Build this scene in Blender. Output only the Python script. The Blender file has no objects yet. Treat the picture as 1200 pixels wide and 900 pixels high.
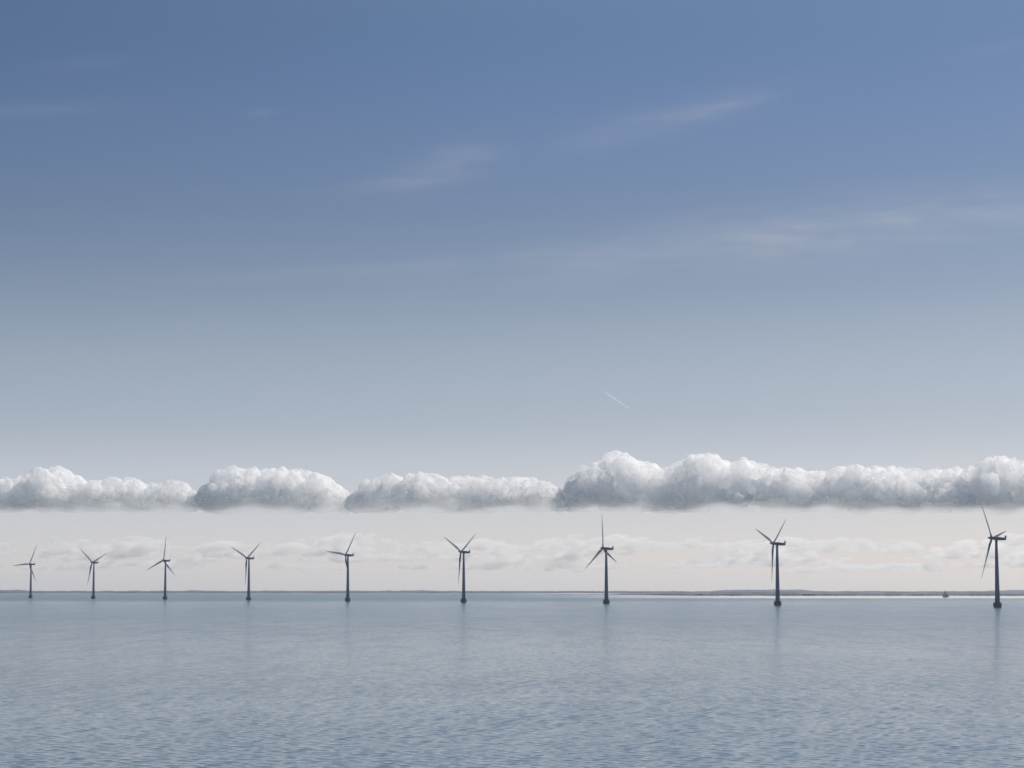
import bpy, bmesh, math, random
import numpy as np
from mathutils import Vector, Matrix, noise

rnd = random.Random(7)
rad = math.radians
scene = bpy.context.scene
COL = scene.collection

# ---------------------------------------------------------------- geometry of the view
F = 2700.0            # focal length in photo pixels (photo is 1200 wide)
YT = 689.0            # row of the true horizontal in the photo
CAM_H = 17.8          # eye height above the sea
RE = 7.43e6           # effective radius of the earth (with refraction)
PITCH = math.asin((YT - 450) / F)


def drop(x, y):
    return -(x * x + y * y) / (2 * RE)


def at(px, d, up=0.0):
    """world x, y for a photo column at forward distance d, z on the curved sea"""
    x = (px - 600) / F * d
    return Vector((x, d, drop(x, d) + up))


def z_for(py, d):
    """world height that a photo row meets at forward distance d"""
    return CAM_H + (YT - py) / F * d


# ---------------------------------------------------------------- helpers
def tag(o, label=None, cat=None, group=None, kind=None):
    if label:
        o['label'] = label
    if cat:
        o['category'] = cat
    if group:
        o['group'] = group
    if kind:
        o['kind'] = kind
    return o


def link_bm(name, bm, mat, parent=None, smooth=True):
    bmesh.ops.recalc_face_normals(bm, faces=bm.faces)
    me = bpy.data.meshes.new(name)
    bm.to_mesh(me)
    bm.free()
    for p in me.polygons:
        p.use_smooth = smooth
    me.materials.append(mat)
    o = bpy.data.objects.new(name, me)
    COL.objects.link(o)
    o.parent = parent
    return o


def empty(name, loc=(0, 0, 0), rz=0.0):
    o = bpy.data.objects.new(name, None)
    o.empty_display_size = 5
    COL.objects.link(o)
    o.location = loc
    o.rotation_euler = (0, 0, rz)
    return o


def loft(bm, rings, cap=True):
    vs = [[bm.verts.new(p) for p in r] for r in rings]
    n = len(rings[0])
    for a, b in zip(vs[:-1], vs[1:]):
        for i in range(n):
            bm.faces.new((a[i], a[(i + 1) % n], b[(i + 1) % n], b[i]))
    if cap:
        bm.faces.new(vs[0][::-1])
        bm.faces.new(vs[-1])


def lathe(bm, prof, n=40, axis='Z', org=(0, 0, 0)):
    o = Vector(org)
    rings = []
    for r, h in prof:
        ring = []
        for i in range(n):
            a = 2 * math.pi * i / n
            if axis == 'Z':
                ring.append(o + Vector((r * math.cos(a), r * math.sin(a), h)))
            else:
                ring.append(o + Vector((h, r * math.cos(a), r * math.sin(a))))
        rings.append(ring)
    loft(bm, rings)


def tube(bm, a, b, r0, r1=None, n=8):
    a, b = Vector(a), Vector(b)
    r1 = r0 if r1 is None else r1
    d = (b - a).normalized()
    u = d.orthogonal().normalized()
    v = d.cross(u)
    loft(bm, [[c + (u * math.cos(2 * math.pi * i / n) + v * math.sin(2 * math.pi * i / n)) * r for i in range(n)]
              for c, r in ((a, r0), (b, r1))])


def box(bm, lo, hi, bevel=0.0):
    r = bmesh.ops.create_cube(bm, size=1.0)
    lo, hi = Vector(lo), Vector(hi)
    for v in r['verts']:
        v.co = Vector([(lo[k] + hi[k]) / 2 + v.co[k] * (hi[k] - lo[k]) for k in range(3)])
    if bevel:
        es = {e for v in r['verts'] for e in v.link_edges}
        bmesh.ops.bevel(bm, geom=list(es), offset=bevel, segments=3, affect='EDGES', profile=0.6)


# ---------------------------------------------------------------- materials
def new_mat(name):
    m = bpy.data.materials.new(name)
    m.use_nodes = True
    nt = m.node_tree
    return m, nt, nt.nodes['Principled BSDF']


def painted(name, c, rough=0.5, var=0.12, scale=0.25, stretch=(1, 1, 0.15), dirt=None, metallic=0.0):
    """paint with soft vertical weathering streaks"""
    m, nt, p = new_mat(name)
    tc = nt.nodes.new('ShaderNodeTexCoord')
    mp = nt.nodes.new('ShaderNodeMapping')
    mp.inputs['Scale'].default_value = stretch
    nz = nt.nodes.new('ShaderNodeTexNoise')
    nz.inputs['Scale'].default_value = scale * 4
    nz.inputs['Detail'].default_value = 6
    nt.links.new(tc.outputs['Object'], mp.inputs[0])
    nt.links.new(mp.outputs[0], nz.inputs['Vector'])
    rp = nt.nodes.new('ShaderNodeValToRGB')
    rp.color_ramp.elements[0].position = 0.3
    rp.color_ramp.elements[1].position = 0.7
    lo = dirt or tuple(v * (1 - var * 2) for v in c)
    rp.color_ramp.elements[0].color = (*lo, 1)
    rp.color_ramp.elements[1].color = (*c, 1)
    nt.links.new(nz.outputs['Fac'], rp.inputs[0])
    nt.links.new(rp.outputs[0], p.inputs['Base Color'])
    p.inputs['Roughness'].default_value = rough
    p.inputs['Metallic'].default_value = metallic
    b = nt.nodes.new('ShaderNodeBump')
    b.inputs['Strength'].default_value = 0.1
    b.inputs['Distance'].default_value = 0.02
    nt.links.new(nz.outputs['Fac'], b.inputs['Height'])
    nt.links.new(b.outputs[0], p.inputs['Normal'])
    return m


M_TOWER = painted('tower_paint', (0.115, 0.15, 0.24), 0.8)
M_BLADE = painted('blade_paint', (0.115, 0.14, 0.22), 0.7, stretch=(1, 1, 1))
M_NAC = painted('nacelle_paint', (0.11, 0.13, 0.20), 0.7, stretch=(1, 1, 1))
M_FOUND = painted('wet_concrete', (0.06, 0.065, 0.075), 0.7, var=0.25, stretch=(1, 1, 0.5))
M_STEEL = painted('steel_rail', (0.10, 0.10, 0.11), 0.5)
M_DOOR = painted('door_paint', (0.06, 0.07, 0.08), 0.5)
M_HULL = painted('boat_hull', (0.12, 0.12, 0.14), 0.5)
M_DECK = painted('boat_deck', (0.18, 0.14, 0.10), 0.7)
M_SAIL = painted('sail_cloth', (0.45, 0.46, 0.50), 0.9, stretch=(1, 1, 1))
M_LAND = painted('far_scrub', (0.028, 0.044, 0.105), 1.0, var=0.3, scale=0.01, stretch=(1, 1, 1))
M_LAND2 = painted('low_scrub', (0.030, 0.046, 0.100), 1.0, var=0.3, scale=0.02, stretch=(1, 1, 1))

# ---------------------------------------------------------------- wind turbine
HUB_H, HUB_X, BL, TILT, CONE = 64.0, 4.4, 41.5, rad(5), rad(2.5)


def blade_bm():
    """blade along +Z from the hub centre, chord along Y, upwind face +X"""
    bm = bmesh.new()
    rings = []
    st = [(1.1, 1.9, 1.9, 0, 0), (2.2, 1.9, 1.85, 0, 0), (4.0, 2.3, 1.6, 14, .1), (6.5, 3.15, 1.05, 14, .28),
          (9, 3.35, .78, 11, .33), (13, 3.0, .58, 8, .30), (18, 2.5, .44, 5, .26), (23, 2.05, .33, 3, .22),
          (28, 1.65, .25, 1.5, .18), (33, 1.25, .18, .5, .14), (37, .92, .12, 0, .1), (39.8, .6, .08, 0, .06),
          (41.1, .32, .05, 0, .03), (BL, .08, .02, 0, 0)]
    n = 20
    for r, ch, th, tw, off in st:
        t = rad(tw)
        ring = []
        for i in range(n):
            a = 2 * math.pi * i / n
            cy, cx = math.cos(a), math.sin(a)
            k = min(1.0, max(0.0, (r - 2.2) / 4.5))
            taper = 1 - 0.55 * k * (0.5 - cy / 2)      # thin trailing edge
            y = cy * ch / 2 - off * ch * 0.6
            x = cx * th / 2 * taper + 0.0009 * r * r * 0.3
            ring.append(Vector((x * math.cos(t) - y * math.sin(t), x * math.sin(t) + y * math.cos(t), r)))
        rings.append(ring)
    loft(bm, rings)
    return bm


def make_turbine():
    t = empty('wind_turbine')
    # ice cone foundation
    bm = bmesh.new()
    lathe(bm, [(3.0, -3.0), (3.3, -0.2), (3.75, 1.0), (4.0, 2.2), (4.0, 3.3), (3.7, 4.1), (3.75, 4.25), (3.75, 4.55), (2.5, 4.56)], 48)
    f = link_bm('foundation', bm, M_FOUND, t)
    bm = bmesh.new()
    for i in range(16):
        a = 2 * math.pi * i / 16
        x, y = 3.6 * math.cos(a), 3.6 * math.sin(a)
        tube(bm, (x, y, 4.5), (x, y, 5.7), .05)
    for h in (5.1, 5.7):
        for i in range(32):
            a, b = 2 * math.pi * i / 32, 2 * math.pi * (i + 1) / 32
            tube(bm, (3.6 * math.cos(a), 3.6 * math.sin(a), h), (3.6 * math.cos(b), 3.6 * math.sin(b), h), .045, n=6)
    link_bm('railing', bm, M_STEEL, f)
    bm = bmesh.new()
    for s in (-.3, .3):
        tube(bm, (s, -4.25, -1.5), (s, -4.05, 5.6), .07)
    for k in range(16):
        h = -1 + k * .4
        tube(bm, (-.3, -4.22 + k * .011, h), (.3, -4.22 + k * .011, h), .03, n=6)
    link_bm('ladder', bm, M_STEEL, f)
    # tower with flange rings
    bm = bmesh.new()
    prof = []
    segs = [4.5, 22, 42, 62.2]
    R = lambda z: 2.3 + (1.22 - 2.3) * (z - 4.5) / (62.2 - 4.5)
    for k, (a, b) in enumerate(zip(segs[:-1], segs[1:])):
        prof.append((R(a), a))
    prof.append((R(62.2), 62.2))
    lathe(bm, prof, 40)
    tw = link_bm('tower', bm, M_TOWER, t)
    bm = bmesh.new()
    box(bm, (-.5, -2.36, 4.9), (.5, -2.12, 7.1), .05)
    link_bm('door', bm, M_DOOR, tw)
    # nacelle, tilted with the rotor axis
    R_tilt = Matrix.Rotation(-TILT, 4, 'Y')
    piv = Vector((0, 0, HUB_H - .35))
    bm = bmesh.new()
    rings = []
    n = 28
    for x, hy, hz, cz in [(3.3, 1.15, 1.15, 0), (3.0, 1.3, 1.32, 0), (1.5, 1.5, 1.5, .02), (-1, 1.6, 1.6, .02),
                          (-5, 1.55, 1.45, .02), (-8, 1.35, 1.15, .1), (-9.0, 1.2, 1.0, .15), (-9.35, .9, .7, .18)]:
        ring = []
        for i in range(n):
            a = 2 * math.pi * i / n
            c, s = math.cos(a), math.sin(a)
            e = .55
            ring.append(Vector((x, hy * math.copysign(abs(c) ** e, c), cz + hz * math.copysign(abs(s) ** e, s))))
        rings.append(ring)
    loft(bm, rings)
    lathe(bm, [(1.32, -1.9), (1.42, -1.2)], 24)
    bmesh.ops.transform(bm, matrix=Matrix.Translation(piv) @ R_tilt, verts=bm.verts)
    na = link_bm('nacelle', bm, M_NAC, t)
    bm = bmesh.new()
    # swept cooling fin at the tail
    pts = [(-7.6, 1.1), (-9.3, 1.0), (-9.75, 3.3), (-8.9, 3.3)]
    loft(bm, [[Vector((x, s * .9, z)) for x, z in pts] for s in (-.6, .6)])
    bmesh.ops.transform(bm, matrix=Matrix.Translation(piv) @ R_tilt, verts=bm.verts)
    link_bm('tail_fin', bm, M_NAC, na, smooth=False)
    bm = bmesh.new()
    tube(bm, (-8.2, 0, 1), (-8.2, 0, 4.1), .06)
    tube(bm, (-8.7, 0, 4.1), (-7.7, 0, 4.1), .05)
    lathe(bm, [(.16, 4.1), (.16, 4.4)], 10, org=(-8.2, 0, 0))
    bmesh.ops.transform(bm, matrix=Matrix.Translation(piv) @ R_tilt, verts=bm.verts)
    link_bm('wind_vane', bm, M_STEEL, na)
    # spinner
    bm = bmesh.new()
    lathe(bm, [(1.25, -1.05), (1.42, -.9), (1.5, 0), (1.42, 1.0), (1.15, 2.0), (.75, 3.0), (.42, 3.8), (.2, 4.3), (.04, 4.5)], 32, axis='X')
    sp = link_bm('spinner', bm, M_NAC, t)
    base = Matrix.Translation(piv) @ R_tilt @ Matrix.Translation((HUB_X, 0, 0))
    sp.matrix_local = base
    bl = []
    bm = blade_bm()
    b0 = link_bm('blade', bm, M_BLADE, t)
    for k in range(3):
        b = b0 if k == 0 else b0.copy()
        if k:
            COL.objects.link(b)
        b.name = 'blade'
        b.parent = t
        bl.append(b)
    return t, bl, base


def set_phase(blades, base, phi):
    for k, b in enumerate(blades):
        # phase clockwise as seen in the photo (towards local -Y)
        b.matrix_local = base @ Matrix.Rotation(rad(phi + 120 * k), 4, 'X') @ Matrix.Rotation(CONE, 4, 'Y')


def copy_tree(o, parent=None):
    c = o.copy()
    COL.objects.link(c)
    c.parent = parent
    for ch in list(o.children):
        copy_tree(ch, c)
    return c


# column of the tower, hub height in photo pixels, rotor phase, label
TURB = [
    (36.0, 39.9, 25, 'leftmost and smallest dark wind turbine, one blade flat to the left, one steep up'),
    (109.6, 42.5, 67, 'second wind turbine from the left, blades forming a slightly tilted Y'),
    (193.6, 45.6, 6, 'third wind turbine from the left, one blade straight up and two drooping'),
    (291.5, 49.4, 54, 'fourth wind turbine from the left, V of blades under the broad grey-bottomed cloud'),
    (407.6, 54.4, 36, 'fifth wind turbine, one blade level to the left and one hidden along its tower'),
    (543.4, 59.4, 56, 'sixth wind turbine from the left, Y of blades with the lower one beside its tower'),
    (710.6, 65.0, -6.5, 'dark wind turbine below the highest cloud tower, one blade pointing straight up'),
    (911.2, 72.8, 50, 'second largest wind turbine, standing before the low wooded hill on the horizon'),
    (1168.6, 81.4, -40, 'rightmost and largest wind turbine, long spinner, standing right of the distant sailboat'),
]
proto, bl, base = make_turbine()
YAW = rad(147.5)
trees = [(proto, bl)]
for i in range(1, 9):
    c = copy_tree(proto)
    trees.append((c, [x for x in c.children if x.name.startswith('blade')]))
for (px, hpx, ph, lab), (t, bls) in zip(TURB, trees):
    d = F * HUB_H / hpx
    t.location = at(px, d)
    t.rotation_euler = (0, 0, YAW + rad(rnd.uniform(-.6, .6)))
    set_phase(bls, base, ph)
    tag(t, lab, 'wind turbine', 'offshore wind turbines standing in a row across the sea')

# ---------------------------------------------------------------- sailboat
def make_boat():
    t = empty('sailboat')
    bm = bmesh.new()
    rings = []
    L = 14.5
    for k in range(15):
        u = k / 14
        x = -L / 2 + L * u
        w = 2.0 * (math.sin(math.pi * min(1, .18 + u * .82)) ** .6) * (1 if u < .97 else .3)
        sheer = 1.5 + .9 * (u - .45) ** 2 * 2
        ring = []
        for j in range(11):
            a = math.pi * j / 10
            ring.append(Vector((x, -math.cos(a) * w, sheer - math.sin(a) ** .8 * (sheer + .6 * math.sin(math.pi * u) ** .5))))
        rings.append(ring)
    loft(bm, rings)
    h = link_bm('hull', bm, M_HULL, t)
    bm = bmesh.new()
    box(bm, (-3.5, -1.1, 1.4), (1.2, 1.1, 2.5), .12)
    box(bm, (-6.2, -1.3, 1.35), (-4.0, 1.3, 1.9), .1)
    link_bm('cabin', bm, M_DECK, t)
    bm = bmesh.new()
    tube(bm, (1.6, 0, 1.4), (1.4, 0, 15.0), .13, .07)
    link_bm('mast', bm, M_DOOR, t)
    bm = bmesh.new()
    tube(bm, (1.55, 0, 3.0), (-4.6, .5, 3.1), .09)
    link_bm('boom', bm, M_DOOR, t)

    def sail(name, A, B, C, bulge):
        bm = bmesh.new()
        n = 10
        A, B, C = Vector(A), Vector(B), Vector(C)
        g = {}
        for s in (0, 1):
            for i in range(n + 1):
                for j in range(n + 1 - i):
                    u, v = i / n, j / n
                    p = A * (1 - u - v) + B * u + C * v
                    p.y += bulge * 27 * u * v * (1 - u - v) + s * .03
                    g[s, i, j] = bm.verts.new(p)
            for i in range(n):
                for j in range(n - i):
                    bm.faces.new((g[s, i, j], g[s, i + 1, j], g[s, i, j + 1]))
                    if i + j < n - 1:
                        bm.faces.new((g[s, i + 1, j], g[s, i + 1, j + 1], g[s, i, j + 1]))
        return link_bm(name, bm, M_SAIL, t)
    sail('mainsail', (1.45, 0, 14.4), (1.4, .05, 3.3), (-4.4, .5, 3.3), .5)
    sail('jib', (1.5, 0, 12.2), (6.9, 0, 2.2), (1.9, .7, 2.6), .4)
    return t


bt = make_boat()
bt.location = at(1108.2, 5500)
bt.rotation_euler = (0, 0, rad(174))
tag(bt, 'tiny grey sailboat far off on the bright strip of sea', 'sailboat')

# ---------------------------------------------------------------- distant land
def ridge(name, px0, px1, d, hfun, depth, mat, seed, n=900, label=None):
    """low land strip: front shore, crest with tree-like raggedness, back slope"""
    bm = bmesh.new()
    rows = [(0.0, -2.0), (0.0, .0), (.12, .55), (.3, .9), (.5, 1.0), (.75, .7), (1.0, -.2)]
    cols = []
    for i in range(n + 1):
        px = px0 + (px1 - px0) * i / n
        h = hfun(px)
        c = []
        for k, (u, v) in enumerate(rows):
            dd = d + u * depth + 60 * noise.noise(Vector((px * .03, k * 3.1, seed)))
            p = at(px, dd)
            if v < 0:
                z = -6.0
            else:
                rg = 0
                if 0 < v:
                    rg = noise.fractal(Vector((px * .35, k * 5.7, seed * 7)), 1.0, 2.0, 4) * min(3.2, h * .45)
                    rg += noise.noise(Vector((px * .06, k * .7, seed * 3))) * h * .25
                z = max(h * v + rg * (1 if v > .5 else .4), 0.15)
            p.z += z
            c.append(bm.verts.new(p))
        cols.append(c)
    for a, b in zip(cols[:-1], cols[1:]):
        for k in range(len(rows) - 1):
            bm.faces.new((a[k], b[k], b[k + 1], a[k + 1]))
    o = link_bm(name, bm, mat, None)
    return tag(o, label, None, None, 'structure')


def hump(px, c, w):
    return math.exp(-((px - c) / w) ** 2)


def plateau(px, a, b, s=12):
    return 1 / (1 + math.exp(-(px - a) / s)) / (1 + math.exp((px - b) / s))


# far coast just over the sea's edge
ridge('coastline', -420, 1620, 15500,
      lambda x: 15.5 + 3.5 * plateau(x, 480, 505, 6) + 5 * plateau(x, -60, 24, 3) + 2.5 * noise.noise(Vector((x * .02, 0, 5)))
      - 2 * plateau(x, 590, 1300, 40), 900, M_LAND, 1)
# wooded hill behind the second largest turbine
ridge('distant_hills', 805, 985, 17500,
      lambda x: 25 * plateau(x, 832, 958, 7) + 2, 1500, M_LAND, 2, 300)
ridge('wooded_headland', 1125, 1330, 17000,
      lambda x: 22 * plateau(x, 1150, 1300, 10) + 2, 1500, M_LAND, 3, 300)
# flat island in front of the horizon, right half
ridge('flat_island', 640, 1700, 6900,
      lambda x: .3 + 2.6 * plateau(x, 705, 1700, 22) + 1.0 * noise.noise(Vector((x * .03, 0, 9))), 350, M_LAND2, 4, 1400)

# ---------------------------------------------------------------- sea
def build_sea():
    rng = np.random.default_rng(5)
    step = rad(0.062)
    fine = np.arange(-rad(17), rad(17) + step / 2, step)
    side = np.linspace(rad(17), 2 * math.pi - rad(17), 120)[1:-1]
    az = np.concatenate([fine, side])
    r = [30.0]
    while r[-1] < 30000:
        x = r[-1]
        if x < 120:
            s = 8.0
        elif x < 170:
            s = 2.0
        elif x < 420:
            s = 0.28
        else:
            s = 0.28 * (x / 420) ** 2.4
        r.append(x + min(s, 800))
    r = np.array(r)
    A, Rr = np.meshgrid(az, r)
    X, Y = Rr * np.sin(A), Rr * np.cos(A)
    Z = -(X ** 2 + Y ** 2) / (2 * RE)
    dr = np.gradient(r)[:, None]
    wid = np.maximum(dr, (Rr * step))
    infine = (np.abs((A + math.pi) % (2 * math.pi) - math.pi) < rad(17.1))
    H = np.zeros_like(Z)
    wind = rad(250)
    for k in range(WAVES_N):
        lam = 0.9 * (7.5 / 0.9) ** rng.random()
        th = wind + rng.normal(0, 0.75)
        kx, ky = 2 * math.pi / lam * math.cos(th), 2 * math.pi / lam * math.sin(th)
        amp = WAVES_A * lam * math.exp(-((math.log(lam / 1.5)) / .6) ** 2)
        fade = np.clip((lam / wid - 2.5) / 3.0, 0, 1)
        ph = kx * X + ky * Y + rng.random() * 6.283
        H += fade * amp * (np.sin(ph) + .2 * np.sin(2 * ph + 1.57))
    # gusts: patches of livelier and calmer water
    g = np.zeros_like(Z)
    for k in range(14):
        lam = 40 + 160 * rng.random()
        th = rng.random() * 6.283
        g += np.sin(2 * math.pi / lam * (X * math.cos(th) + Y * math.sin(th)) + rng.random() * 6.283)
    H *= np.where(infine, 1 + .05 * g / 1.5, 0)
    Z = Z + H
    nr, na = Z.shape
    co = np.stack([X, Y, Z], -1).reshape(-1, 3)
    co = np.vstack([co, [[0, 0, 0]]])
    i = np.arange(nr - 1)[:, None] * na
    j = np.arange(na)[None, :]
    j2 = (j + 1) % na
    q = np.stack([i + j, i + na + j, i + na + j2, i + j2], -1).reshape(-1, 4)[:, ::-1]
    me = bpy.data.meshes.new('sea')
    ntri = na
    tri = np.stack([np.full(na, len(co) - 1), j2[0], j[0]], -1)
    me.vertices.add(len(co))
    me.vertices.foreach_set('co', co.astype(np.float32).ravel())
    loops = np.concatenate([q.ravel(), tri.ravel()])
    me.loops.add(len(loops))
    me.loops.foreach_set('vertex_index', loops.astype(np.int32))
    npoly = len(q) + ntri
    me.polygons.add(npoly)
    ls = np.concatenate([np.arange(len(q)) * 4, len(q) * 4 + np.arange(ntri) * 3])
    me.polygons.foreach_set('loop_start', ls.astype(np.int32))
    me.polygons.foreach_set('use_smooth', np.ones(npoly, dtype=bool))
    me.update(calc_edges=True)
    me.validate()
    if me.polygons[0].normal.z < 0:
        me.flip_normals()
    return me


WAVES_N, WAVES_A = 90, 0.0024


def sea_material():
    m, nt, p = new_mat('sea_water')
    N, L = nt.nodes.new, nt.links.new
    p.inputs['Base Color'].default_value = (0.100, 0.145, 0.172, 1)
    p.inputs['IOR'].default_value = 1.333
    geo = N('ShaderNodeNewGeometry')
    # distance out to sea, measured from the shore the photo was taken from
    sep = N('ShaderNodeSeparateXYZ')
    L(geo.outputs['Position'], sep.inputs[0])

    def math_(op, a, b=None, clamp=False):
        n = N('ShaderNodeMath')
        n.operation = op
        n.use_clamp = clamp
        for i, v in enumerate((a, b)):
            if v is None:
                continue
            if isinstance(v, (int, float)):
                n.inputs[i].default_value = v
            else:
                L(v, n.inputs[i])
        return n.outputs[0]

    def noise_(scale, detail, mapping=(1, 1, 1), rot=0, rough=.55):
        mp = N('ShaderNodeMapping')
        mp.inputs['Scale'].default_value = mapping
        mp.inputs['Rotation'].default_value = (0, 0, rot)
        L(geo.outputs['Position'], mp.inputs[0])
        nz = N('ShaderNodeTexNoise')
        nz.inputs['Scale'].default_value = scale
        nz.inputs['Detail'].default_value = detail
        nz.inputs['Roughness'].default_value = rough
        L(mp.outputs[0], nz.inputs['Vector'])
        return nz.outputs['Fac']

    Y = sep.outputs['Y']
    X = sep.outputs['X']

    def smooth(v, a, b):
        n = N('ShaderNodeMapRange')
        n.interpolation_type = 'SMOOTHSTEP'
        L(v, n.inputs['Value'])
        n.inputs['From Min'].default_value = a
        n.inputs['From Max'].default_value = b
        return n.outputs[0]

    wob = math_('MULTIPLY', math_('SUBTRACT', noise_(.0006, 3), .5), 900)
    Yw = math_('ADD', Y, wob)
    # rippled dark water from three kilometres out
    far = math_('MULTIPLY', smooth(Yw, 2800, 3700), math_('SUBTRACT', 1, math_('MULTIPLY', smooth(X, 0, 900), .75)))
    # calm bright strip under the island, right-hand side
    calm = math_('MULTIPLY', smooth(Yw, 4000, 4600), smooth(X, -150, 600))
    patch = noise_(.004, 4, (1, .35, 1), .2)
    patch2 = noise_(.02, 3, (1, .3, 1), -.1)
    ro = math_('ADD', .085, math_('MULTIPLY', smooth(Y, 250, 1500), .055))
    # wave groups: sparse darker streaks lying across the view
    g1 = noise_(1.0, 5, (.6, .10, 1), .05, .72)
    g2 = noise_(1.0, 3, (.09, .016, 1), -.04, .65)
    st = math_('POWER', smooth(g1, .42, .72), 1.5)
    st = math_('ADD', math_('MULTIPLY', st, .9), math_('MULTIPLY', smooth(g2, .4, .75), .35))
    ro = math_('ADD', ro, math_('MULTIPLY', math_('MULTIPLY', st, math_('SUBTRACT', 1, math_('MULTIPLY', smooth(Y, 900, 2000), .6))), .10))
    ro = math_('ADD', ro, math_('MULTIPLY', smooth(Y, 300, 1100), .028))
    ro = math_('SUBTRACT', ro, .02)
    ro = math_('ADD', ro, math_('MULTIPLY', math_('SUBTRACT', patch, .5), .05))
    ro = math_('ADD', ro, math_('MULTIPLY', math_('SUBTRACT', patch2, .5), .04))
    ro = math_('ADD', ro, math_('MULTIPLY', far, .10))
    ro = math_('MULTIPLY', ro, math_('SUBTRACT', 1, math_('MULTIPLY', calm, .96)), True)
    L(ro, p.inputs['Roughness'])
    h = math_('ADD', noise_(1.3, 3, (1, .8, 1), .3), math_('MULTIPLY', noise_(.45, 2, (1, .7, 1), -.2), 1.6))
    b = N('ShaderNodeBump')
    b.inputs['Distance'].default_value = .16
    L(math_('MULTIPLY', math_('SUBTRACT', 1, smooth(Y, 300, 2500)), .22), b.inputs['Strength'])
    L(h, b.inputs['Height'])
    # low wave groups further out, broader than the ripples
    b2 = N('ShaderNodeBump')
    b2.inputs['Distance'].default_value = .5
    L(math_('MULTIPLY', smooth(Y, 260, 520), math_('SUBTRACT', 1, smooth(Y, 1800, 3200))), b2.inputs['Strength'])
    L(noise_(1.0, 4, (.75, .14, 1), .06, .65), b2.inputs['Height'])
    L(b.outputs[0], b2.inputs['Normal'])
    L(b2.outputs[0], p.inputs['Normal'])
    return m


me = build_sea()
sea = bpy.data.objects.new('sea', me)
COL.objects.link(sea)
me.materials.append(sea_material())
tag(sea, kind='structure')

# ---------------------------------------------------------------- clouds
def cloud_material(name, density, col=(.97, .975, .985), aniso=0.2, soft=None, skin=0.0):
    """even volume, or (soft = (cell size, base height, fade height, threshold)) a wispy one with a ragged base"""
    m = bpy.data.materials.new(name)
    m.use_nodes = True
    nt = m.node_tree
    nt.nodes.clear()
    out = nt.nodes.new('ShaderNodeOutputMaterial')
    v = nt.nodes.new('ShaderNodeVolumePrincipled')
    v.inputs['Color'].default_value = (*col, 1)
    v.inputs['Density'].default_value = density
    v.inputs['Anisotropy'].default_value = aniso
    nt.links.new(v.outputs[0], out.inputs['Volume'])
    if soft is None:
        m.cycles.homogeneous_volume = True
        return m
    cell, zb, fade, thr = soft
    N, L = nt.nodes.new, nt.links.new
    geo = N('ShaderNodeNewGeometry')
    nz = N('ShaderNodeTexNoise')
    nz.inputs['Scale'].default_value = 1.0 / cell
    nz.inputs['Detail'].default_value = 4
    nz.inputs['Roughness'].default_value = .6
    L(geo.outputs['Position'], nz.inputs['Vector'])
    a = N('ShaderNodeMapRange')
    a.inputs['From Min'].default_value = thr
    a.inputs['From Max'].default_value = thr + .16
    a.inputs['To Min'].default_value = 0.0
    a.inputs['To Max'].default_value = density
    L(nz.outputs['Fac'], a.inputs['Value'])
    sp = N('ShaderNodeSeparateXYZ')
    L(geo.outputs['Position'], sp.inputs[0])
    nb = N('ShaderNodeTexNoise')
    nb.inputs['Scale'].default_value = .3 / cell
    nb.inputs['Detail'].default_value = 5
    L(geo.outputs['Position'], nb.inputs['Vector'])
    zz = N('ShaderNodeMath')
    zz.operation = 'MULTIPLY_ADD'
    zz.inputs[1].default_value = fade * 1.6
    L(nb.outputs['Fac'], zz.inputs[0])
    L(sp.outputs['Z'], zz.inputs[2])
    b = N('ShaderNodeMapRange')
    b.interpolation_type = 'SMOOTHSTEP'
    b.inputs['From Min'].default_value = zb + fade * .75
    b.inputs['From Max'].default_value = zb + fade * 1.75
    b.inputs['To Min'].default_value = .0
    L(zz.outputs[0], b.inputs['Value'])
    mu = N('ShaderNodeMath')
    mu.operation = 'MULTIPLY'
    L(a.outputs[0], mu.inputs[0])
    p3 = N('ShaderNodeMath')
    p3.operation = 'POWER'
    p3.inputs[1].default_value = 3.0
    L(b.outputs[0], p3.inputs[0])
    L(p3.outputs[0], mu.inputs[1])
    L(mu.outputs[0], v.inputs['Density'])
    if skin:
        # the outermost droplets already turn back part of the light, which draws every puff
        di = N('ShaderNodeBsdfDiffuse')
        tr = N('ShaderNodeBsdfTranslucent')
        for q in (di, tr):
            q.inputs['Color'].default_value = (.94, .935, .945, 1)
        mx = N('ShaderNodeMixShader')
        mx.inputs[0].default_value = .5
        L(di.outputs[0], mx.inputs[1])
        L(tr.outputs[0], mx.inputs[2])
        tp = N('ShaderNodeBsdfTransparent')
        k = N('ShaderNodeMath')
        k.operation = 'MULTIPLY'
        k.inputs[1].default_value = skin
        L(b.outputs[0], k.inputs[0])
        fin = N('ShaderNodeMixShader')
        L(k.outputs[0], fin.inputs[0])
        L(tp.outputs[0], fin.inputs[1])
        L(mx.outputs[0], fin.inputs[2])
        L(fin.outputs[0], out.inputs['Surface'])
    return m


ICO = None


def ico_data():
    global ICO
    if ICO is None:
        bm = bmesh.new()
        bmesh.ops.create_icosphere(bm, subdivisions=3, radius=1)
        bm.verts.ensure_lookup_table()
        ICO = (np.array([v.co[:] for v in bm.verts]), np.array([[v.index for v in f.verts] for f in bm.faces]))
        bm.free()
    return ICO


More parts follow.
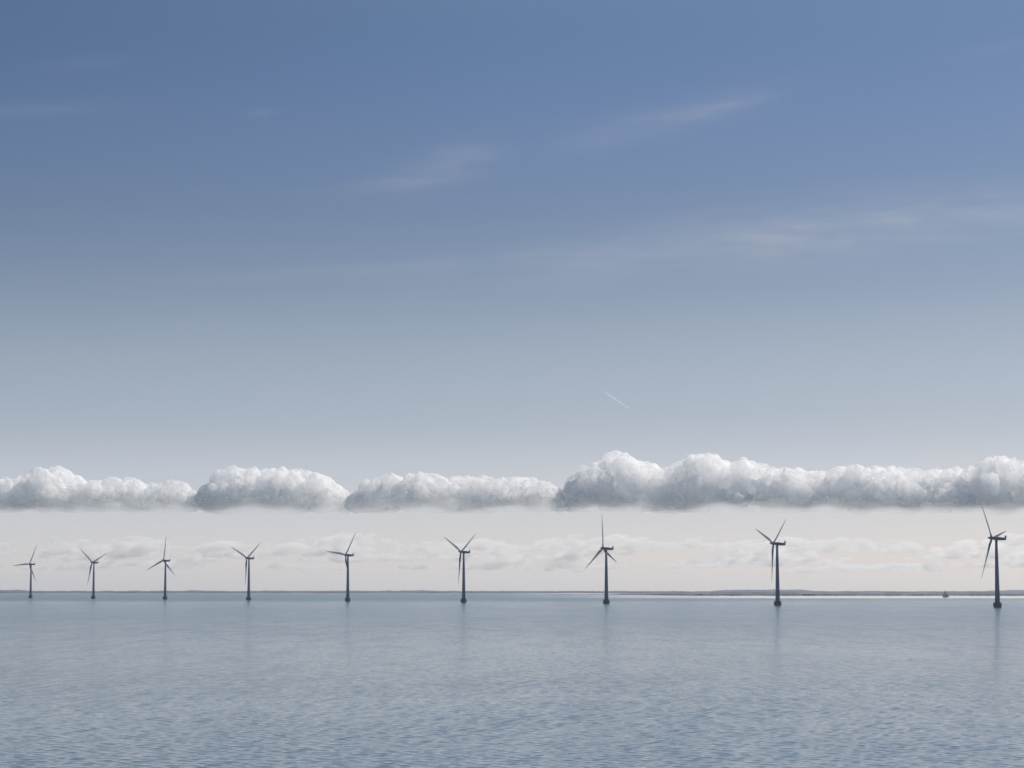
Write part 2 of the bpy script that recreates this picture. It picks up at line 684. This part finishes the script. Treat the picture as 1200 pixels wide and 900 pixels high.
def spheres_to_mesh(name, S, voxel, base_z, rough, squash=(1, 1, 1)):
    V, Fc = ico_data()
    S = np.array(S)
    co = (V[None] * S[:, None, 3:4] * np.array(squash) + S[:, None, :3]).reshape(-1, 3)
    fs = (Fc[None] + (np.arange(len(S)) * len(V))[:, None, None]).reshape(-1, 3)
    tmp = bpy.data.meshes.new(name + '_tmp')
    tmp.from_pydata(co.tolist(), [], fs.tolist())
    o = bpy.data.objects.new(name + '_tmp', tmp)
    COL.objects.link(o)
    md = o.modifiers.new('r', 'REMESH')
    md.mode = 'VOXEL'
    md.voxel_size = voxel
    dg = bpy.context.evaluated_depsgraph_get()
    me = bpy.data.meshes.new_from_object(o.evaluated_get(dg))
    bpy.data.objects.remove(o)
    bpy.data.meshes.remove(tmp)
    nv = len(me.vertices)
    c = np.empty(nv * 3)
    me.vertices.foreach_get('co', c)
    c = c.reshape(-1, 3)
    nm = np.empty(nv * 3)
    me.vertices.foreach_get('normal', nm)
    nm = nm.reshape(-1, 3)
    dsp = np.array([noise.turbulence(Vector(p) / (rough * 6), 5, True, amplitude_scale=.55, frequency_scale=2.1) - .45 for p in c])
    c += nm * (dsp * rough)[:, None]
    low = base_z + 60 * np.array([noise.noise(Vector((p[0], p[1], 0)) / 260) for p in c])
    c[:, 2] = np.where(c[:, 2] < low, low + (c[:, 2] - low) * .12, c[:, 2])
    me.vertices.foreach_set('co', c.ravel())
    for p in me.polygons:
        p.use_smooth = True
    me.update()
    return me


def puffs(profile, d, base_py, rg, depth=600, lift=0.0, scale=1.0):
    """cauliflower heap of balls whose tops follow the photographed skyline"""
    xs = [p[0] for p in profile]
    ys = [p[1] for p in profile]
    m = d / F
    zb = z_for(base_py, d)
    S = []
    big = []
    x = xs[0]
    while x < xs[-1]:
        py = np.interp(x, xs, ys)
        top = z_for(py, d)
        H = top - zb
        r = min(H * rg.uniform(.26, .46), 190 * scale)
        z = top - r
        for k in range(3):
            yy = rg.uniform(-.5, .5) * depth * (.5 if k == 0 else 1)
            zz = z if k == 0 else z - rg.uniform(0, .45) * H
            rr = r * (1 if k == 0 else rg.uniform(.7, 1.2))
            zz = max(min(zz, top - rr) - (rg.uniform(0, .14) * H if k else 0), zb + rr * .15)
            big.append(((x - 600) * m + rg.uniform(-.3, .3) * r, d + yy, zz, rr))
        if H > 2.2 * r:
            for q in range(3):
                big.append(((x - 600) * m + rg.uniform(-1, 1) * r, d + rg.uniform(-.5, .5) * depth, zb + rg.uniform(.1, .5) * H, r * rg.uniform(.8, 1.3)))
        big.append(((x - 600) * m, d + rg.uniform(-.4, .4) * depth, zb + r * .25, r * rg.uniform(.8, 1.1)))
        x += max(r * .75 / m, 3)
    S += big

    def children(par, n, f0, f1, up):
        out = []
        for (x, y, z, r) in par:
            for _ in range(n):
                while True:
                    v = Vector((rg.gauss(0, 1), rg.gauss(0, 1), rg.gauss(0, 1)))
                    v.normalize()
                    if v.z > up:
                        break
                rr = r * rg.uniform(f0, f1)
                zz = z + v.z * (r - rr * .3)
                px = 600 + (x + v.x * r) / m
                lim = z_for(np.interp(px, xs, ys) - 1.0, d)
                if zz + rr > lim + r * .12:
                    continue
                out.append((x + v.x * (r - rr * .3), y + v.y * (r - rr * .3), zz, rr))
        return out
    c1 = children(big, 10, .26, .46, -.4)
    c2 = children(c1, 5, .3, .5, -.3)
    return S + c1 + c2, zb


CL_D = 28000.0
prof_a = [(-120, 570), (-90, 556), (-50, 560), (-20, 566), (0, 561), (20, 560), (35, 558), (46, 551), (60, 544), (75, 551), (84, 562), (98, 567),
          (112, 563), (130, 560), (148, 560), (163, 566), (185, 568), (203, 562), (214, 566), (227, 578)]
prof_b = [(243, 572), (249, 559), (256, 551), (270, 548), (286, 554), (300, 550), (320, 549), (345, 550), (372, 555), (388, 564), (402, 577)]
prof_c = [(418, 578), (428, 563), (440, 563), (449, 557), (459, 556), (470, 561), (488, 556), (505, 553), (520, 561), (540, 558), (565, 558),
          (580, 563), (603, 560), (625, 561), (640, 567), (656, 576)]
prof_d = [(673, 562), (677, 550), (690, 547), (703, 541), (712, 531), (722, 527), (735, 533), (752, 542), (775, 547), (794, 553), (800, 541),
          (815, 532), (835, 533), (846, 541), (860, 545), (874, 536), (889, 545), (910, 549), (930, 547), (950, 552), (966, 554), (984, 547),
          (1001, 546), (1012, 551), (1032, 548), (1060, 548), (1085, 552), (1100, 550), (1120, 549), (1145, 550), (1155, 538), (1175, 535),
          (1190, 539), (1215, 545), (1240, 541), (1270, 552), (1320, 560)]
M_CLOUD = cloud_material('cumulus', 0.028, (1, 1, 1), 0.75, (170, z_for(603, CL_D), 250, .35), .43)
for name, prof, base_py, seed, lab in (
        ('a', prof_a, 599, 11, 'leftmost cumulus of the cloud bank, cut by the left edge, one round head'),
        ('b', prof_b, 600, 12, 'broad flat-topped cumulus with grey-blue left end above the fourth turbine'),
        ('c', prof_c, 599, 13, 'long lumpy middle cumulus, low knobbly tops, between the flat-topped and the tallest clouds'),
        ('d', prof_d, 599, 14, 'longest and tallest cumulus with two high heads, reaching off the right edge')):
    S, zb = puffs(prof, CL_D, base_py, random.Random(seed))
    me = spheres_to_mesh('cumulus_cloud', S, 9.0, zb, 40.0)
    me.materials.append(M_CLOUD)
    o = bpy.data.objects.new('cumulus_cloud', me)
    COL.objects.link(o)
    tag(o, lab, 'cloud', 'cumulus clouds in a bank above the horizon', 'thing')

# thin far-off clouds low over the horizon
rg = random.Random(31)
D2 = 60000.0
S = []
m2 = D2 / F
for k in range(170):
    cx = rg.uniform(-220, 1420) if k < 150 else rg.uniform(560, 680)
    w = rg.uniform(12, 60)
    bumpy = 4.0 * noise.noise(Vector((cx / 90, 0, 4)))
    yb = rg.choice((645, 650, 655, 661, 667)) + rg.uniform(-3, 3)
    yt = yb - rg.uniform(4, 11) * (1 if yb < 656 else .5) - (max(0, bumpy) + 5 if yb < 652 else 0)
    for q in range(int(w * .5)):
        u = rg.uniform(-1, 1)
        hh = (yb - yt) * (1 - abs(u) ** 2.2)
        rr = rg.uniform(1.8, 4.4) * (1 - .5 * abs(u))
        py = yb - rg.random() ** .8 * max(hh - rr, .5) - rr * .5
        S.append(((cx + u * w - 600) * m2, D2 + (660 - yb) * -150 + rg.uniform(-1, 1) * 1500, z_for(py, D2), rr * m2))
me = spheres_to_mesh('distant_clouds', S, 36.0, 0.0, 26.0, (3.0, 4.0, 1.0))
me.materials.append(cloud_material('thin_cloud', 0.002, (1, 1, 1), 0.3))
o = bpy.data.objects.new('distant_clouds', me)
COL.objects.link(o)
tag(o, kind='stuff')

# ---------------------------------------------------------------- contrail
D3 = 62000.0
bm = bmesh.new()
rings = []
for k in range(41):
    u = k / 40
    px = 708.5 + 33.5 * u
    py = 458 + 20 * u + 1.0 * math.sin(u * 2.2)
    c = Vector(((px - 600) * D3 / F, D3 + 300 * u, z_for(py, D3)))
    r = 21 * (math.sin(math.pi * min(1, .06 + .94 * u)) ** .35 + .05) * (1 + .25 * noise.noise(Vector((u * 14, 0, 0))))
    w = 10 * noise.noise(Vector((u * 9, 3, 0)))
    rings.append([c + Vector((r * math.cos(2 * math.pi * i / 10) * .5, r * math.cos(2 * math.pi * i / 10), r * math.sin(2 * math.pi * i / 10) + w)) for i in range(10)])
loft(bm, rings)
o = link_bm('contrail', bm, cloud_material('ice_trail', 0.03, (1, 1, 1), 0.3))
tag(o, 'short thin white vapour trail slanting down to the right in the open sky', 'contrail')

# ---------------------------------------------------------------- haze
HAZE = 2.3e-5
bm = bmesh.new()
box(bm, (-22000, -22000, -95), (22000, 22000, 125))
m = cloud_material('haze_air', HAZE, (.86, .92, 1.0), .35)
hz = link_bm('haze', bm, m, smooth=False)
tag(hz, kind='stuff')

# ---------------------------------------------------------------- sky
SUN_EL, SUN_AZ = 42.0, 54.0
w = bpy.data.worlds.new('World')
scene.world = w
w.use_nodes = True
nt = w.node_tree
N, L = nt.nodes.new, nt.links.new
bg = nt.nodes['Background']
sky = N('ShaderNodeTexSky')
sky.sky_type = 'NISHITA'
sky.sun_disc = False
sky.sun_elevation = rad(SUN_EL)
sky.sun_rotation = rad(SUN_AZ)
sky.air_density = 1.0
sky.dust_density = 0.8
sky.ozone_density = 2.0
bg.inputs['Strength'].default_value = 0.1
tc = N('ShaderNodeTexCoord')
sep = N('ShaderNodeSeparateXYZ')
L(tc.outputs['Generated'], sep.inputs[0])
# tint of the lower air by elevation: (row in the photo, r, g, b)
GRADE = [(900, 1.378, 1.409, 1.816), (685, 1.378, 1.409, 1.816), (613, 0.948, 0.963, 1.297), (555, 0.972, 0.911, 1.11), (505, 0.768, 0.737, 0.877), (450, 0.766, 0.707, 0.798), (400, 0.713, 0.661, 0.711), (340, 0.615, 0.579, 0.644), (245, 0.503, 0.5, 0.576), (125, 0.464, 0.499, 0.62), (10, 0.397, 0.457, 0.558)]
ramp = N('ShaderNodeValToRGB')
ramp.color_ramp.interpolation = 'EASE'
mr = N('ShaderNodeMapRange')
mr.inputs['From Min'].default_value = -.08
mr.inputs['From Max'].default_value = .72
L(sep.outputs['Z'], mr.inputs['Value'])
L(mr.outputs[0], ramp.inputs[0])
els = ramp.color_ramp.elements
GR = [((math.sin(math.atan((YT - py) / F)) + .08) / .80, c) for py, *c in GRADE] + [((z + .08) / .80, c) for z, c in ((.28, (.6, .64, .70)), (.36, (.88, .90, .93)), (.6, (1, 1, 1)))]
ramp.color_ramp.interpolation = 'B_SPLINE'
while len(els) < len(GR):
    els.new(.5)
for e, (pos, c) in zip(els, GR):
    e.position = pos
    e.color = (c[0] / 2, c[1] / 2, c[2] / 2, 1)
mul = N('ShaderNodeMix')
mul.data_type = 'RGBA'
mul.blend_type = 'MULTIPLY'
mul.inputs['Factor'].default_value = 1
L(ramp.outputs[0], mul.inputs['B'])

# cirrus veils: wisps at given directions, broken up by stretched noise
az = N('ShaderNodeMath')
az.operation = 'ARCTAN2'
L(sep.outputs['X'], az.inputs[0])
L(sep.outputs['Y'], az.inputs[1])
el = N('ShaderNodeMath')
el.operation = 'ARCSINE'
L(sep.outputs['Z'], el.inputs[0])


def wm(op, a, b=None, c=None, clamp=False):
    n = N('ShaderNodeMath')
    n.operation = op
    n.use_clamp = clamp
    for i, v in enumerate((a, b, c)):
        if v is None:
            continue
        if isinstance(v, (int, float)):
            n.inputs[i].default_value = v
        else:
            L(v, n.inputs[i])
    return n.outputs[0]


# the sky brightens towards the sun's side, more so higher up
lean = N('ShaderNodeMapRange')
lean.inputs['From Min'].default_value = 0
lean.inputs['From Max'].default_value = .25
lean.inputs['To Min'].default_value = -.55
lean.inputs['To Max'].default_value = .45
L(sep.outputs['Z'], lean.inputs['Value'])
azc = wm('MINIMUM', wm('MAXIMUM', az.outputs[0], -.6), .6)
up_ = wm('MULTIPLY', wm('MAXIMUM', lean.outputs[0], 0.0), wm('MINIMUM', azc, wm('MULTIPLY', azc, .0)))
lo_ = wm('MULTIPLY', wm('MINIMUM', lean.outputs[0], 0.0), azc)
gain = wm('MULTIPLY', wm('ADD', wm('ADD', up_, lo_), 1.0), 2.0)
sc_ = N('ShaderNodeVectorMath')
sc_.operation = 'SCALE'
L(sky.outputs[0], sc_.inputs[0])
L(gain, sc_.inputs['Scale'])
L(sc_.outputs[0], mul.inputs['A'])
cmb = N('ShaderNodeCombineXYZ')
L(az.outputs[0], cmb.inputs[0])
L(el.outputs[0], cmb.inputs[1])


def wnoise(sx, sy, rot, scale, detail, dist=0.0):
    mp = N('ShaderNodeMapping')
    mp.inputs['Rotation'].default_value = (0, 0, rot)
    mp.inputs['Scale'].default_value = (sx, sy, 1)
    L(cmb.outputs[0], mp.inputs[0])
    nz = N('ShaderNodeTexNoise')
    nz.inputs['Scale'].default_value = scale
    nz.inputs['Detail'].default_value = detail
    nz.inputs['Distortion'].default_value = dist
    L(mp.outputs[0], nz.inputs['Vector'])
    return nz.outputs['Fac']


n1 = wnoise(1, 5, -.12, 22, 7, .4)
n2 = wnoise(1, 4, -.12, 80, 6, .6)
tot = None
for cx, cy, hw, hh, ang, amp in [(1050, 264, 260, 32, .075, .66), (800, 292, 250, 24, .11, .44), (450, 312, 330, 7, .08, .22), (1180, 252, 90, 12, .05, .3),
                                 (520, 188, 64, 20, .25, .5), (440, 214, 70, 8, .12, .25), (820, 126, 110, 18, .22, .34), (870, 116, 45, 8, .2, .2),
                                 (700, 150, 60, 18, .2, .15), (40, 132, 70, 9, .1, .25), (300, 128, 18, 5, .1, .2), (1170, 62, 70, 8, .1, .16), (90, 74, 50, 8, .1, .15),
                                 (1000, 390, 350, 30, .05, .10), (200, 400, 350, 40, .02, .08)]:
    a0 = math.atan((cx - 600) / F)
    e0 = math.atan((YT - cy) / F)
    dx = wm('SUBTRACT', az.outputs[0], a0)
    dy = wm('SUBTRACT', el.outputs[0], e0)
    u = wm('ADD', wm('MULTIPLY', dx, math.cos(ang)), wm('MULTIPLY', dy, math.sin(ang)))
    v = wm('SUBTRACT', wm('MULTIPLY', dy, math.cos(ang)), wm('MULTIPLY', dx, math.sin(ang)))
    q = wm('ADD', wm('POWER', wm('ABSOLUTE', wm('MULTIPLY', u, F / hw)), 2.0), wm('POWER', wm('ABSOLUTE', wm('MULTIPLY', v, F / hh)), 2.0))
    g = wm('MULTIPLY', wm('EXPONENT', wm('MULTIPLY', q, -1.0)), amp)
    tot = g if tot is None else wm('ADD', tot, g)
nn = wm('MULTIPLY', wm('SUBTRACT', n1, .22), 1.9, clamp=True)
nn = wm('MULTIPLY', nn, wm('ADD', .55, wm('MULTIPLY', n2, .9)))
fac = wm('MULTIPLY', wm('MULTIPLY', tot, nn), CIRRUS if 'CIRRUS' in globals() else .5, clamp=True)
mix = N('ShaderNodeMix')
mix.data_type = 'RGBA'
L(fac, mix.inputs['Factor'])
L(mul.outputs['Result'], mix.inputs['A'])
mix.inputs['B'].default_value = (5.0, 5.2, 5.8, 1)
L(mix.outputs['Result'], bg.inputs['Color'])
w.cycles.sampling_method = 'MANUAL'
w.cycles.sample_map_resolution = 512

# ---------------------------------------------------------------- sun
sd = bpy.data.lights.new('sun', 'SUN')
sd.energy = 4.9
sd.angle = rad(.5)
sd.color = (1, .93, .82)
so = bpy.data.objects.new('sun', sd)
COL.objects.link(so)
a, e = rad(SUN_AZ), rad(SUN_EL)
dirv = Vector((math.sin(a) * math.cos(e), math.cos(a) * math.cos(e), math.sin(e)))
so.rotation_euler = dirv.to_track_quat('Z', 'Y').to_euler()
so.location = dirv * 300

# ---------------------------------------------------------------- camera
cd = bpy.data.cameras.new('camera')
cd.sensor_width = 36
cd.lens = F * math.cos(PITCH) / 1200 * 36
cd.clip_start = 1
cd.clip_end = 300000
co = bpy.data.objects.new('camera', cd)
COL.objects.link(co)
co.location = (0, 0, CAM_H)
co.rotation_euler = (rad(90) + PITCH, 0, 0)
scene.camera = co

vs = scene.view_settings
vs.view_transform = 'Standard'
vs.look = 'None'
vs.exposure = 0.0
vs.gamma = 1
c = scene.cycles
c.use_denoising = True
c.max_bounces = 90
c.volume_step_rate = 0.12
c.volume_max_steps = 1024
c.transparent_max_bounces = 24
c.volume_bounces = 90
c.diffuse_bounces = 6
c.transmission_bounces = 8
c.glossy_bounces = 3
c.sample_clamp_indirect = 8
c.caustics_reflective = False
c.caustics_refractive = False
